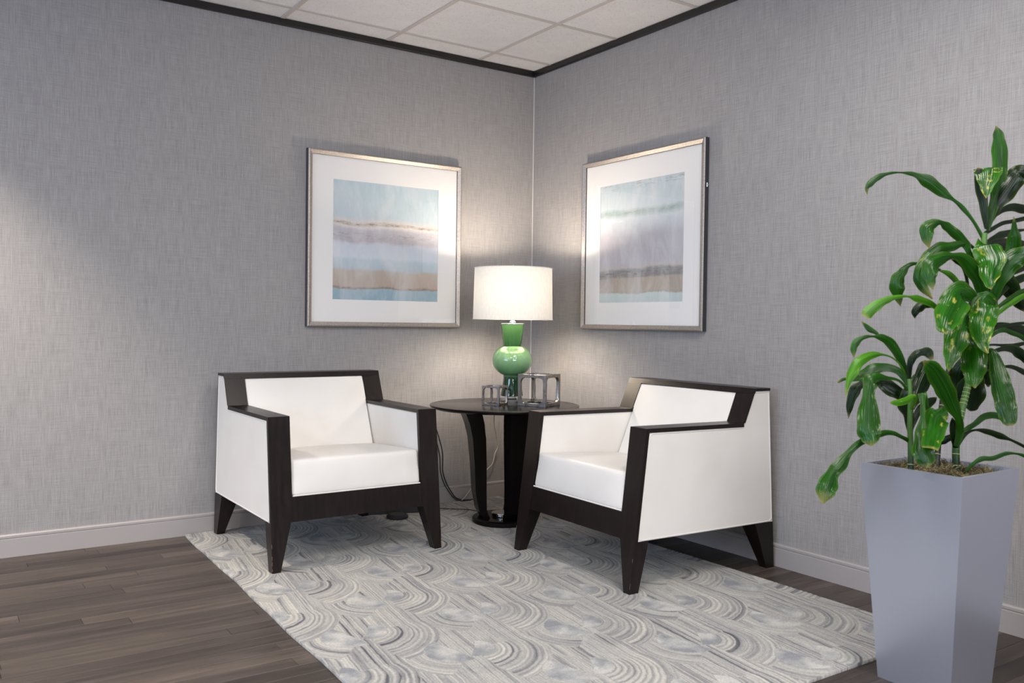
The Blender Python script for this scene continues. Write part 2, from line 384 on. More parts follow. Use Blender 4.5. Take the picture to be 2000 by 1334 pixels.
# baseboards and the dark ceiling trim, as extruded profiles
BP = [(0, 0), (.014, 0), (.014, .082), (.0115, .0845), (.0115, .087), (.0145, .0885), (.0145, .098), (.010, .103), (0, .103)]
bm = bmesh.new(); prism(bm, [(-a, z) for a, z in BP], X0, -.0145); tag(finish('baseboard_left', bm, M['trim']), kind='structure')
bm = bmesh.new(); prism(bm, [(-a, z) for a, z in BP], Y0, 0, ax=1); tag(finish('baseboard_right', bm, M['trim']), kind='structure')
CP = [(0, H-.0345), (.012, H-.0345), (.016, H-.028), (.016, H), (0, H)]
bm = bmesh.new(); prism(bm, [(-a, z) for a, z in CP], X0, -.016); tag(finish('trim_1', bm, M['crown']), kind='structure')
bm = bmesh.new(); prism(bm, [(-a, z) for a, z in CP], Y0, 0, ax=1); tag(finish('trim_2', bm, M['crown']), kind='structure')
bm = bmesh.new(); tube(bm, [(-.003, -.003, .104), (-.003, -.003, H-.035)], .003, 6); tag(finish('trim_3', bm, mat('pale_caulk', srgb(205, 202, 200), .6)[0]), kind='structure')

# ceiling: slab, then lay-in tiles and grid bars as its pieces
T = .6096; GA, GB = .1882, .4238
bm = bmesh.new(); box(bm, X0, .1, Y0, .1, H+.05, TOP+.02)
ceil = tag(finish('ceiling', bm, M['plain']), kind='structure')
xs = [0]; i = 0
while -(GB+i*T) > X0+.05: xs.append(-(GB+i*T)); i += 1
xs.append(X0)
ys = [0]; i = 0
while -(GA+i*T) > Y0+.05: ys.append(-(GA+i*T)); i += 1
ys.append(Y0)
PANELS = {(2, 5), (5, 6), (9, 6), (9, 3), (5, 10), (9, 10), (2, 8)}  # out of view; the one nearest the chairs is added to deepen shade under them
shared = {}
for i in range(len(xs)-1):
    for j in range(len(ys)-1):
        w, h = xs[i]-xs[i+1], ys[j]-ys[j+1]
        cx, cy = (xs[i]+xs[i+1])/2, (ys[j]+ys[j+1])/2
        if (i, j) in PANELS:
            r = root('added_ceiling_light', (cx, cy, H), label='unseen square lit ceiling panel in the tile grid, added for overhead light', cat='ceiling light', group='added lit ceiling panels')
            bm = bmesh.new(); box(bm, -w/2+.013, w/2-.013, -h/2+.013, h/2-.013, .004, .012); finish('diffuser', bm, M['panel_glow'], r)
            bm = bmesh.new(); box(bm, -w/2+.013, w/2-.013, -h/2+.013, h/2-.013, .013, .045); finish('housing', bm, M['bar'], r)
            area('added_panel_light', (cx, cy, H-.004), (0, 0, 0), .56, .56, PANEL_POWER, (1, .95, .89))
            continue
        key = (round(w, 3), round(h, 3))
        if key not in shared:
            bm = bmesh.new(); box(bm, -w/2+.002, w/2-.002, -h/2+.002, h/2-.002, .003, .018)
            o = finish('ceiling_tile', bm, M['tile'], ceil); shared[key] = o.data
        else: o = link('ceiling_tile', shared[key], None, ceil)
        o.location = (cx, cy, H)
for j, y in enumerate(ys[1:-1]):
    bm = bmesh.new(); box(bm, X0, -.016, y-.012, y+.012, H-.001, H+.0028); finish('grid_bar', bm, M['bar'], ceil)
for x in xs[1:-1]:
    bm = bmesh.new()
    for j in range(len(ys)-1):
        a = ys[j]-(.012 if j else .016); b_ = ys[j+1]+.012
        box(bm, x-.012, x+.012, b_, a, H-.001, H+.0028)
    finish('grid_bar', bm, M['bar'], ceil)
for (x, y, pw) in DOWN:
    r = root('downlight', (x, y, H), label='round recessed downlight close to the plain stretch of wall', cat='ceiling light')
    bm = bmesh.new(); lathe(bm, [(.075, -.003), (.075, .003), (.055, .003), (.055, -.003)], 32, cap=False)
    bm.verts.ensure_lookup_table(); n_ = 32
    for k in range(n_): bm.faces.new((bm.verts[3*n_+k], bm.verts[3*n_+(k+1) % n_], bm.verts[(k+1) % n_], bm.verts[k]))
    finish('trim_ring', bm, M['bar'], r, smooth=.6)
    bm = bmesh.new(); lathe(bm, [(.054, .001), (.054, .002)], 32); finish('lens', bm, M['down_glow'], r)
    d = bpy.data.lights.new('downlight_beam', 'SPOT'); d.energy = pw*4; d.color = (1, .88, .73); d.spot_size = math.radians(84); d.spot_blend = .7; d.shadow_soft_size = .04
    o = bpy.data.objects.new('downlight_beam', d); COL.objects.link(o); o.location = (x, y, H-.01)

# floor: slab, single planks in view, plain planking beyond
bm = bmesh.new(); box(bm, X0, .1, Y0, .1, -.05, -.0125)
floor = tag(finish('floor', bm, M['plain']), kind='structure')
PX, PY, PW = -3.75, -3.572, .076
bm = bmesh.new(); box(bm, X0, 0, Y0, PY, -.0124, -.0002); box(bm, X0, PX, PY, 0, -.0124, -.0002)
fb = finish('planking_beyond', bm, M['floor'], floor); fb['kind'] = 'stuff'
rows = int(round(-PY/PW)); cnt = 0
for r_ in range(rows):
    y1 = -r_*PW; y0 = y1-PW+.0009
    x = PX-0.0; first = True
    while x < -.001:
        L = random.choice([.6, .9, 1.2, 1.2]) + random.uniform(-.12, .12)
        if first: L = random.uniform(.2, 1.2)
        first = False
        x1 = min(x+L, 0)
        if 0-x1 < .12: x1 = 0
        # planks wholly under the rug stay out of sight
        if not (x > -2.08 and x1 < -.32 and y0 > -2.80 and y1 < -.05):
            bm = bmesh.new(); box(bm, -(x1-x)/2+.0005, (x1-x)/2-.0005, -(y1-y0)/2, (y1-y0)/2, -.0122, 0)
            es = [e for e in bm.edges if all(v.co.z > -.001 for v in e.verts)]
            bmesh.ops.bevel(bm, geom=es, offset=.0009, segments=1, affect='EDGES')
            o = finish('plank', bm, M['plank'], floor); o.location = ((x+x1)/2, (y0+y1)/2, random.uniform(-.0004, 0)); cnt += 1
        x = x1


# ------------------------------------------------------------------ rug
def build_rug():
    x0, x1, y0, y1 = -2.17, -.245, -2.868, -.020
    st = .0042; nx = int((x1-x0)/st); ny = int((y1-y0)/st)
    gx = np.linspace(0, 1, nx+1); gy = np.linspace(0, 1, ny+1)
    U, V = np.meshgrid(gx, gy)
    rng = np.random.RandomState(5)
    Y = y0+V*(y1-y0)
    # slightly wavy long edge on the open side
    xl = -2.128+.0265*Y+.003*np.sin(Y*5.1)+.002*np.sin(Y*13+1); xr = x1-.012*np.clip((-Y-2.0)/.8, 0, 1)
    X = xl+U*(xr-xl)
    # carved motif: a straight band that splits and curls to both sides
    dx, dy = .236, .655; hw = .118
    s = np.zeros_like(X); seed = np.zeros_like(X); kind = np.zeros_like(X); fade = np.zeros_like(X)
    cols = range(-2, 12)
    def paint(mask, sv, sd, kd): s[mask] = sv[mask]; seed[mask] = sd; kind[mask] = kd
    motifs = []
    for c in cols:
        xc0 = -2.235+c*dx
        off = 0 if c % 2 == 0 else dy/2
        for k in range(-1, 7):
            motifs.append((xc0, .20-off-k*dy+rng.uniform(-.02, .02), rng.uniform(0, 1), c, k))
    # base field
    seed[:] = .5; s[:] = X
    for (xc, yc, sd, c, k) in sorted(motifs, key=lambda q: q[1], reverse=True):
        v = Y-yc; u = X-xc-.13*np.clip(v, 0, .7)
        # the straight band
        mk = (v >= -.01) & (v < .56) & (np.abs(u) < hw+.01)
        paint(mk, u, sd, 0)
    for (xc, yc, sd, c, k) in sorted(motifs, key=lambda q: q[1], reverse=True):
        v = Y-yc; u = X-xc-.13*np.clip(v, 0, .7)
        for side, e, grow, phm, wk, limk in ((1, .105, .35, 1.25, .72, 2.3), (-1, .066, .55, 1.80, 1.28, 2.25)):
            cxx = side*(hw+e); du = (u-cxx)*(-side); dv = -v
            rho = np.hypot(du, dv); phi = np.arctan2(dv, du)
            ph = np.clip(phi, 0, 3)
            wide = 1+grow*ph/1.57
            t = (rho-e)/(hw*wk*wide)
            mk = (phi >= 0) & (phi < phm-.25*np.clip(t, 0, 1)) & (t > 0) & (t < 1) 
            lim = (side*u < hw*limk)
            mk &= lim
            sv = side*(hw-t*hw*wk)
            paint(mk, sv, sd, 1 if side < 0 else .6)
            mk = (du > -e*.9) & (phi > -1.2) & (phi < phm+.5) & (rho <= e)
            paint(mk, rho*.25+u*.1, sd+.31+.1*side, 2)
    z = np.full_like(X, .0105)
    pitch = np.where(kind > .8, .0155, .0105)
    ridge = .5+.5*np.cos(2*PI*s/pitch)
    amp = np.where(kind > 1.5, 0, np.where(kind > .8, .0016, .0007))
    z += amp*(ridge-.5) + rng.normal(0, .00022, X.shape)
    verts = np.stack([X, Y, z], -1).reshape(-1, 3)
    N = verts.shape[0]
    i = np.arange(nx); j = np.arange(ny); I, J = np.meshgrid(i, j)
    a = (J*(nx+1)+I).ravel(); quads = np.stack([a, a+1, a+nx+2, a+nx+1], 1)
    # rim down to the floor
    ring = np.concatenate([np.arange(nx), nx+(nx+1)*np.arange(ny), (nx+1)*ny+nx-np.arange(nx), (nx+1)*(ny-np.arange(ny))])
    low = verts[ring].copy(); low[:, 2] = .0002
    cen = low.mean(0); 
    allv = np.concatenate([verts, low]); q = len(ring); b0 = np.arange(q); b1 = (b0+1) % q
    rim = np.stack([ring[b0], N+b0, N+b1, ring[b1]], 1)
    faces = np.concatenate([quads, rim])
    me = bpy.data.meshes.new('area_rug'); me.vertices.add(len(allv)); me.vertices.foreach_set('co', allv.ravel())
    me.loops.add(faces.size); me.loops.foreach_set('vertex_index', faces.ravel())
    me.polygons.add(len(faces)); me.polygons.foreach_set('loop_start', np.arange(len(faces))*4)
    me.update(calc_edges=True)
    pad = lambda A: np.concatenate([A.ravel(), A.ravel()[ring]])
    for nm, A in (('rs', s), ('rseed', seed), ('rkind', kind)):
        at_ = me.attributes.new(nm, 'FLOAT', 'POINT'); at_.data.foreach_set('value', pad(A).astype(np.float32))
    me.polygons.foreach_set('use_smooth', np.ones(len(faces), bool))
    mt, t, b = mat('carved_wool_rug', rough=.95); n = NT(t); c = n.coord()
    A = lambda q: n.add('ShaderNodeAttribute', attribute_name=q).outputs['Fac']
    sN, sd, kd = A('rs'), A('rseed'), A('rkind')
    sN = n.math('ADD', sN, n.math('MULTIPLY', n.math('SUBTRACT', n.noise(c, 22, 3, .6), .5), .010))
    cc = n.add('ShaderNodeCombineXYZ'); n.link(n.math('MULTIPLY', sN, 1.0), cc.inputs[0]); n.link(n.math('MULTIPLY', sd, 17), cc.inputs[1])
    along = n.noise(n.mapping(c, (5, 5, 1)), 1, 2)
    n.link(n.math('MULTIPLY', along, 1.2), cc.inputs[2])
    fan = n.math('GREATER_THAN', kd, .8)
    l1 = n.noise(n.mapping(cc.outputs[0], (95, 1, 1)), 1, 1, .5)
    l2 = n.noise(n.mapping(cc.outputs[0], (30, 1, 2)), 1, 1, .5)
    l3 = n.noise(n.mapping(cc.outputs[0], (240, 1, 1)), 1, 1, .5)
    f = n.math('ADD', n.math('ADD', n.math('MULTIPLY', l1, .5), n.math('MULTIPLY', l2, .3)), n.math('MULTIPLY', l3, .2))
    patch = n.noise(c, 1.6, 2, .5)
    f = n.math('ADD', f, n.math('MULTIPLY', n.math('SUBTRACT', patch, .5), .14))
    col = n.ramp(f, [(.32, srgb(88, 88, 94)), (.40, srgb(142, 141, 143)), (.47, srgb(170, 168, 166)), (.56, srgb(186, 184, 178)), (.68, srgb(204, 201, 193))])
    pch = n.math('ADD', n.math('MULTIPLY', n.math('GREATER_THAN', kd, .8), (1/.0155-1/.0105)), 1/.0105)
    rg = n.math('COSINE', n.math('MULTIPLY', n.math('MULTIPLY', sN, pch), 2*PI))
    rgr = n.ramp(n.math('MULTIPLY_ADD', rg, .5, .5), [(0, .70), (.35, .93), (1, 1.06)])
    wv = n.mix(n.ramp(fan, [(0, .62), (1, .85)]), (1, 1, 1), rgr)
    col = n.mix(1, col, wv, 'MULTIPLY')
    eye = n.math('GREATER_THAN', kd, 1.5)
    ec = n.ramp(n.noise(n.mapping(c, (9, 9, 1)), 1, 2), [(.36, srgb(140, 143, 148)), (.50, srgb(172, 172, 172)), (.60, srgb(196, 194, 189))])
    col = n.mix(eye, col, ec)
    pile = n.noise(c, 420, 2, .7)
    heather = n.noise(c, 130, 3, .7)
    col = n.mix(.8, col, n.ramp(heather, [(.30, .74), (.5, 1.0), (.68, 1.12)]), 'MULTIPLY')
    col = n.mix(.85, col, n.ramp(pile, [(.25, .62), (.5, .96), (.75, 1.16)]), 'MULTIPLY')
    n.link(col, b.inputs['Base Color']); n.bump(pile, .7, .003, b); b.inputs['Specular IOR Level'].default_value = .1
    b.inputs['Sheen Weight'].default_value = .15
    return tag(link('area_rug', me, mt), 'large pale grey wool rug with carved curling bands under both armchairs', 'rug')
build_rug()

# ------------------------------------------------------------------ armchairs
CW, CA = .8274, .097
zl, za, zh, zb = .205, .3126, .6608, .8118
y2, y3, y4, y5, y7 = .0695, .6396, .704, .8067, .864
fy = lambda z: y2*z/zh
ry = lambda z: y7+(y5-y7)*z/zb
by = lambda z: y3+(z-zh)*(y4-y3)/(zb-zh)       # plane of the back's front face
def make_chair(name, loc, rz, label):
    r = root(name, loc, rz, label=label, cat='armchair', group='white leather armchairs with dark wood frames')
    w2 = CW/2; th = .017
    body = [(fy(zl)+th, zl+.002), (fy(zh)+th, zh-th), (y3-.004, zh-th), (by(zh)+th*.5, zh+.002), (by(zb-.02)+th*.55, zb-.014), (y5-.001, zb-.012), (ry(zl), zl+.002)]
    for s in (-1, 1):
        bm = bmesh.new(); prism(bm, body, s*(w2-.003), s*(w2-CA+.004))
        pn = finish('side_panel', bm, M['leather'], r, smooth=.5, bevel=.006, seg=3)
        bm = bmesh.new()
        e = .0045
        cy_ = sum(p[0] for p in body)/7; cz_ = sum(p[1] for p in body)/7
        loop = []
        ins = [(fy(zl)+th+e, zl+.006), (fy(zh)+th+e, zh-th-e), (y3+.002, zh-th-e), (by(zb-.02)+th*.55+e+.002, zb-.014-e), (y5-.006, zb-.017), (ry(zl)-e, zl+.006)]
        for q in range(len(ins)):
            a, b_ = Vector(ins[q]), Vector(ins[(q+1) % len(ins)])
            for k in range(5): loop.append(a.lerp(b_, .02+.96*k/4))
        tube(bm, [(s*(w2-.0035), p.x, p.y) for p in loop], .0026, 6, closed=True)
        finish('piping', bm, M['leather'], pn, smooth=1.2)
        bm = bmesh.new()
        ins2 = [(fy(.36)+th+e, .36), (fy(zh)+th+e, zh-th-e), (by(zh-.03)-.006, zh-th-e)]
        loop = []
        for q in range(2):
            a, b_ = Vector(ins2[q]), Vector(ins2[q+1])
            for k in range(6): loop.append(a.lerp(b_, .02+.96*k/5))
        tube(bm, [(s*(w2-CA+.0035), p.x, p.y) for p in loop], .0024, 6)
        finish('piping', bm, M['leather'], pn, smooth=1.2)
        # dark boards
        xo, xi = s*w2, s*(w2-CA)
        bm = bmesh.new(); prism(bm, [(fy(zl), zl), (fy(zh), zh), (fy(zh)+th, zh-th), (fy(zl)+th, zl)], xo, xi)
        finish('arm_post', bm, M['wood'], r, bevel=.0014)
        bm = bmesh.new(); prism(bm, [(fy(zh)+.0004, zh+.0002), (y3+.004, zh+.0002), (y3+.004, zh-th), (fy(zh)+th, zh-th)], xo, xi)
        finish('armrest', bm, M['wood'], r, bevel=.0014)
        bm = bmesh.new(); zt = zb-.024
        prism(bm, [(by(zh), zh), (by(zt), zt), (by(zt)+.012, zt), (by(zh)+.012, zh)], xo, xi)
        finish('back_post', bm, M['wood'], r, bevel=.0012)
        # legs
        bm = bmesh.new(); t1, t0 = .089, .0375
        hexa(bm, [(xo, 0, 0), (xo-s*t0, 0, 0), (xo-s*t0, .046, 0), (xo, .046, 0),
                  (xo, fy(zl), zl), (xo-s*t1, fy(zl), zl), (xo-s*t1, fy(zl)+.075, zl), (xo, fy(zl)+.075, zl)])
        lg = finish('leg', bm, M['wood'], r, bevel=.0016)
        for k in range(4):
            bm = bmesh.new(); z0 = random.uniform(.004, .06) if k < 3 else random.uniform(.06, .13)
            yy = fy(z0)
            box(bm, xo-s*.0012-.0007, xo-s*.0012+.0009, yy-.0003, yy+.0010, z0, z0+random.uniform(.006, .02))
            finish('scuff', bm, M['scuff'], lg)
        bm = bmesh.new()
        hexa(bm, [(xo, y7-.05, 0), (xo-s*t0, y7-.05, 0), (xo-s*t0, y7, 0), (xo, y7, 0),
                  (xo, ry(zl)-.115, zl), (xo-s*t1, ry(zl)-.115, zl), (xo-s*t1, ry(zl), zl), (xo, ry(zl), zl)])
        finish('leg', bm, M['wood'], r, bevel=.0016)
    wi = w2-CA
    bm = bmesh.new(); prism(bm, [(fy(zl)+.001, zl+.001), (fy(za)+.001, za), (fy(za)+.03, za), (fy(zl)+.03, zl+.001)], -wi, wi)
    finish('apron', bm, M['wood'], r, bevel=.0012)
    bm = bmesh.new(); box(bm, -wi+.002, wi-.002, fy(zl)+.032, ry(zl)-.01, zl+.004, zl+.03)
    finish('base_board', bm, M['dark_stem'], r)
    bm = bmesh.new(); zt = zb-.0235
    prism(bm, [(by(zt), zt), (by(zb), zb), (y5+.001, zb), (y5+.001, zb-.012), (by(zt)+.02, zb-.012), (by(zt)+.014, zt)], -w2-.0004, w2+.0004)
    finish('top_rail', bm, M['wood'], r, bevel=.0014)
    bm = bmesh.new(); prism(bm, [(ry(zl)-.03, zl+.004), (by(zt)+.055, zb-.013), (y5-.001, zb-.013), (ry(zl)-.001, zl+.004)], -wi-.003, wi+.003)
    finish('back_panel', bm, M['leather'], r)
    # seat cushion: boxed front leaning with the frame, crowned top
    def warp(a, b_, c, x, y, z):
        t = (c+1)/2; u = (b_+1)/2
        zz = za+.001+t*(.158-.028*u); yf = fy(zz)+.002
        yb = by(zz)-.004+.03
        yy = yf+u*(yb-yf)
        yy -= .006*(1-a*a)*(1-b_)/2*(1-c*c)
        if c > 0: zz += .020*(1-a*a)*(1-b_*b_)*c
        if b_ < -.8: yy += .010*abs(a)**6*t
        xx = a*(wi-.001) if t < .5 else a*(wi-.001-.002)
        return (xx, yy, zz)
    bm = bmesh.new(); rbox(bm, 2*wi, .5, .16, .016, 8, warp)
    sc = finish('seat_cushion', bm, M['leather'], r, smooth=1.2)
    bm = bmesh.new(); tube(bm, [(-wi+.004+k*(2*wi-.008)/12, fy(za)+.003, za+.0035) for k in range(13)], .0034, 6)
    finish('piping', bm, M['leather'], sc, smooth=1.2)
    # back cushion
    def warp2(a, b_, c, x, y, z):
        t = (c+1)/2; zz = .40+t*(zt-.002-.40)
        yy = by(zz)+.004+(b_+1)/2*.06
        if b_ < 0: yy -= .012*(1-a**4)*(1-c**4)*(-b_)
        return (a*(wi-.001), yy, zz)
    bm = bmesh.new(); rbox(bm, 2*wi, .06, .40, .008, 8, warp2)
    bc = finish('back_cushion', bm, M['leather'], r, smooth=1.2)
    bm = bmesh.new()
    pts = [(-wi+.004, by(z_)+.004, z_) for z_ in (zh+.005, .70, .74, zt-.006)]+[(wi-.004, by(z_)+.004, z_) for z_ in (zt-.006, .74, .70, zh+.005)]
    tube(bm, pts, .0024, 6); finish('piping', bm, M['leather'], bc, smooth=1.2)
    return r
make_chair('armchair', (-1.5793, -.9195, .0105), .0043, 'white leather armchair with dark wood frame, left of the round table')
c2 = make_chair('armchair', (-.8867, -1.5305, .0105), -1.582, 'white leather armchair with dark wood frame turned sideways, backed against the right wall')
c2.rotation_euler = (-.0122, 0, -1.582)

# ------------------------------------------------------------------ round table
tx, ty, tz = -.600, -.600, .647
tb = root('side_table', (tx, ty, .0105), label='round black side table with curved legs in the corner between the armchairs', cat='table')
bm = bmesh.new(); hz = tz-.0105
lathe(bm, [(.30, hz-.028), (.385, hz-.020), (.403, hz-.012), (.406, hz-.006), (.404, hz-.001), (.400, hz)], 96); finish('tabletop', bm, M['gloss'], tb, smooth=.5)
bm = bmesh.new(); lathe(bm, [(.166, 0), (.170, .006), (.168, .022), (.160, .029), (.10, .031)], 72); finish('base', bm, M['gloss'], tb, smooth=.5)
bm = bmesh.new(); lathe(bm, [(.062, .031), (.064, .034), (.064, .046), (.062, .049), (.058, .049)], 48); finish('metal_ring', bm, M['chrome'], tb, smooth=.5)
bm = bmesh.new(); lathe(bm, [(.17, hz-.04), (.19, hz-.0285)], 48); finish('top_plate', bm, M['gloss'], tb, smooth=.5)
for k, ang in enumerate((196, 299, 62)):
    a = math.radians(ang)+YAW*-1
    bm = bmesh.new(); P = []
    for q in range(25):
        t = q/24; z = .029+t*(hz-.029-.030)
        ro = float(np.interp(t, (0, .06, .25, .5, .75, .88, 1), (.120, .146, .168, .176, .190, .208, .236))); thk = float(np.interp(t, (0, .25, .5, .8, 1), (.036, .060, .066, .074, .090)))
        hwid = .050+.012*t+.018*t**3
        P.append([(ro-thk, -hwid, z), (ro, -hwid, z), (ro, hwid, z), (ro-thk, hwid, z)])
    rings = [[bm.verts.new(p) for p in ring] for ring in P]
    for A_, B_ in zip(rings, rings[1:]):
        for q in range(4): bm.faces.new((A_[q], A_[(q+1) % 4], B_[(q+1) % 4], B_[q]))
    bm.faces.new(rings[0][::-1]); bm.faces.new(rings[-1])
    bmesh.ops.rotate(bm, verts=bm.verts, cent=(0, 0, 0), matrix=Matrix.Rotation(a, 3, 'Z'))
    finish('leg', bm, M['gloss'], tb, smooth=.7)

# ------------------------------------------------------------------ lamp
lx, ly = -.474, -.484
lp = root('table_lamp', (lx, ly, tz), label='lit table lamp with green glass gourd body and white drum shade on the round table', cat='lamp')
bm = bmesh.new(); lathe(bm, [(.060, 0), (.062, .002), (.062, .012), (.060, .014), (.030, .014), (.026, .018), (.026, .030), (.052, .033)], 48); finish('clear_foot', bm, M['clear'], lp, smooth=.5)
prof = [(.058, .033), (.063, .036), (.062, .045), (.055, .085), (.050, .120), (.0485, .138)]
for k in range(0, 25):
    th_ = math.radians(-64+128*k/24); prof.append((.112*math.cos(th_)**.92 if k not in (0, 24) else .050, .232+.092*math.sin(th_)))
prof += [(.0535, .318), (.056, .345), (.060, .385), (.0655, .430), (.0660, .434)]
bm = bmesh.new(); lathe(bm, prof, 72); bod = finish('glass_body', bm, M['green'], lp, smooth=.6)
bm = bmesh.new(); lathe(bm, [(.0672, .434), (.0678, .437), (.0672, .440), (.02, .441)], 48); finish('metal_cap', bm, M['chrome'], lp, smooth=.5)
bm = bmesh.new(); lathe(bm, [(.019, .441), (.019, .450), (.014, .452), (.014, .475), (.017, .477), (.017, .520), (.010, .524)], 32); finish('socket', bm, M['chrome'], lp, smooth=.5)
sh0, sh1, r0, r1 = .462, .748, .2235, .2170
sh = None
bm = bmesh.new(); lathe(bm, [(r0, sh0), ((r0+r1)/2, (sh0+sh1)/2), (r1, sh1)], 96, cap=False)
sh = finish('lamp_shade', bm, M['shade'], lp, smooth=3)
for rr, zz in ((r0, sh0), (r1, sh1)):
    bm = bmesh.new(); tube(bm, [(rr*math.cos(2*PI*k/96), rr*math.sin(2*PI*k/96), zz) for k in range(96)], .0022, 6, closed=True)
    finish('shade_rim', bm, M['shade'], sh, smooth=1.2)
bm = bmesh.new()
for k in range(3):
    a = k*2*PI/3+.4; tube(bm, [(0, 0, sh1-.012), (r1*math.cos(a)*.6, r1*math.sin(a)*.6, sh1-.010), (r1*math.cos(a)*.995, r1*math.sin(a)*.995, sh1-.003)], .0016, 6)
tube(bm, [(.020, 0, .50), (.062, 0, .56), (.066, 0, .64), (.03, 0, sh1-.02), (0, 0, sh1-.012)], .0016, 6)
tube(bm, [(-.020, 0, .50), (-.062, 0, .56), (-.066, 0, .64), (-.03, 0, sh1-.02), (0, 0, sh1-.012)], .0016, 6)
finish('shade_frame', bm, M['chrome'], sh, smooth=1.2)
bm = bmesh.new(); lathe(bm, [(.010, sh1-.012), (.010, sh1-.004), (.015, sh1-.002), (.016, sh1+.014), (.012, sh1+.018)], 24); finish('finial', bm, M['chrome'], lp, smooth=.5)
bm = bmesh.new(); lathe(bm, [(.012, .5245), (.013, .60), (.018, .622), (.029, .645), (.032, .660), (.028, .675), (.014, .688), (.003, .690)], 16); finish('bulb', bm, M['bulb'], lp, smooth=1.5)

# ------------------------------------------------------------------ open metal cubes
def cube_frame(name, loc, rz, s, label):
    bm = bmesh.new(); w = .098*s; rad = .15*s; nseg = 6
    h = s/2
    inner = []
    for cx_, cy_, a0 in ((1, 1, 0), (-1, 1, 90), (-1, -1, 180), (1, -1, 270)):
        for k in range(nseg+1):
            a = math.radians(a0+90*k/nseg); inner.append((cx_*(h-w-rad)+rad*math.cos(a), cy_*(h-w-rad)+rad*math.sin(a)))
    outer = []
    for (x, y) in inner:
        m_ = max(abs(x), abs(y)); 
        outer.append((x, y))
    # outer ring follows the square, matched point for point
    out = []
    for idx, (x, y) in enumerate(inner):
        cs = idx//(nseg+1); k = idx % (nseg+1); sx, sy = ((1, 1), (-1, 1), (-1, -1), (1, -1))[cs]
        f = k/nseg
        flip = cs in (0, 2)
        # travel along the corner of the square
        if f <= .5: d = f/.5; p = (h*sx, (h-w-rad+(w+rad)*d)*sy) if flip else ((h-w-rad+(w+rad)*d)*sx, h*sy)
        else: d = (f-.5)/.5; p = ((h-(w+rad)*d)*sx, h*sy) if flip else (h*sx, (h-(w+rad)*d)*sy)
        out.append(p)
    n_ = len(inner); hi = h-.088*s
    for ax in range(3):
        for sg in (-1, 1):
            def P(p, hh):
                q = [0, 0, 0]; o_ = [i for i in range(3) if i != ax]; q[ax] = sg*hh; q[o_[0]], q[o_[1]] = p; q[2] += h; return q
            A0 = [bm.verts.new(P(p, h)) for p in out]; A1 = [bm.verts.new(P((p[0]*1.01, p[1]*1.01), h)) for p in inner]
            A2 = [bm.verts.new(P((p[0]*.985, p[1]*.985), h-.02*s)) for p in inner]
            A3 = [bm.verts.new(P((p[0]*.985, p[1]*.985), hi)) for p in inner]; A4 = [bm.verts.new(P((p[0]*hi/h, p[1]*hi/h), hi)) for p in out]
            for X_, Y_ in ((A0, A1), (A1, A2), (A2, A3), (A3, A4)):
                for k in range(n_): bm.faces.new((X_[k], X_[(k+1) % n_], Y_[(k+1) % n_], Y_[k]))
    bmesh.ops.remove_doubles(bm, verts=bm.verts, dist=1e-5)
    bmesh.ops.recalc_face_normals(bm, faces=bm.faces)
    o = finish(name, bm, M['nickel'], smooth=.5)
    md = o.modifiers.new('round', 'BEVEL'); md.width = .016*s; md.segments = 3; md.limit_method = 'ANGLE'; md.angle_limit = 1.3; md.harden_normals = True
    o.location = loc; o.rotation_euler = (0, 0, rz)
    return tag(o, label, 'ornament', 'open metal cube frames on the round table')
cube_frame('metal_cube', (-.665, -.603, tz+.0005), .492, .104, 'small open silver metal cube frame on the round table, left of the lamp foot')
cube_frame('metal_cube', (-.465, -.732, tz+.0005), .438, .169, 'larger open silver metal cube frame on the round table, in front of the lamp')

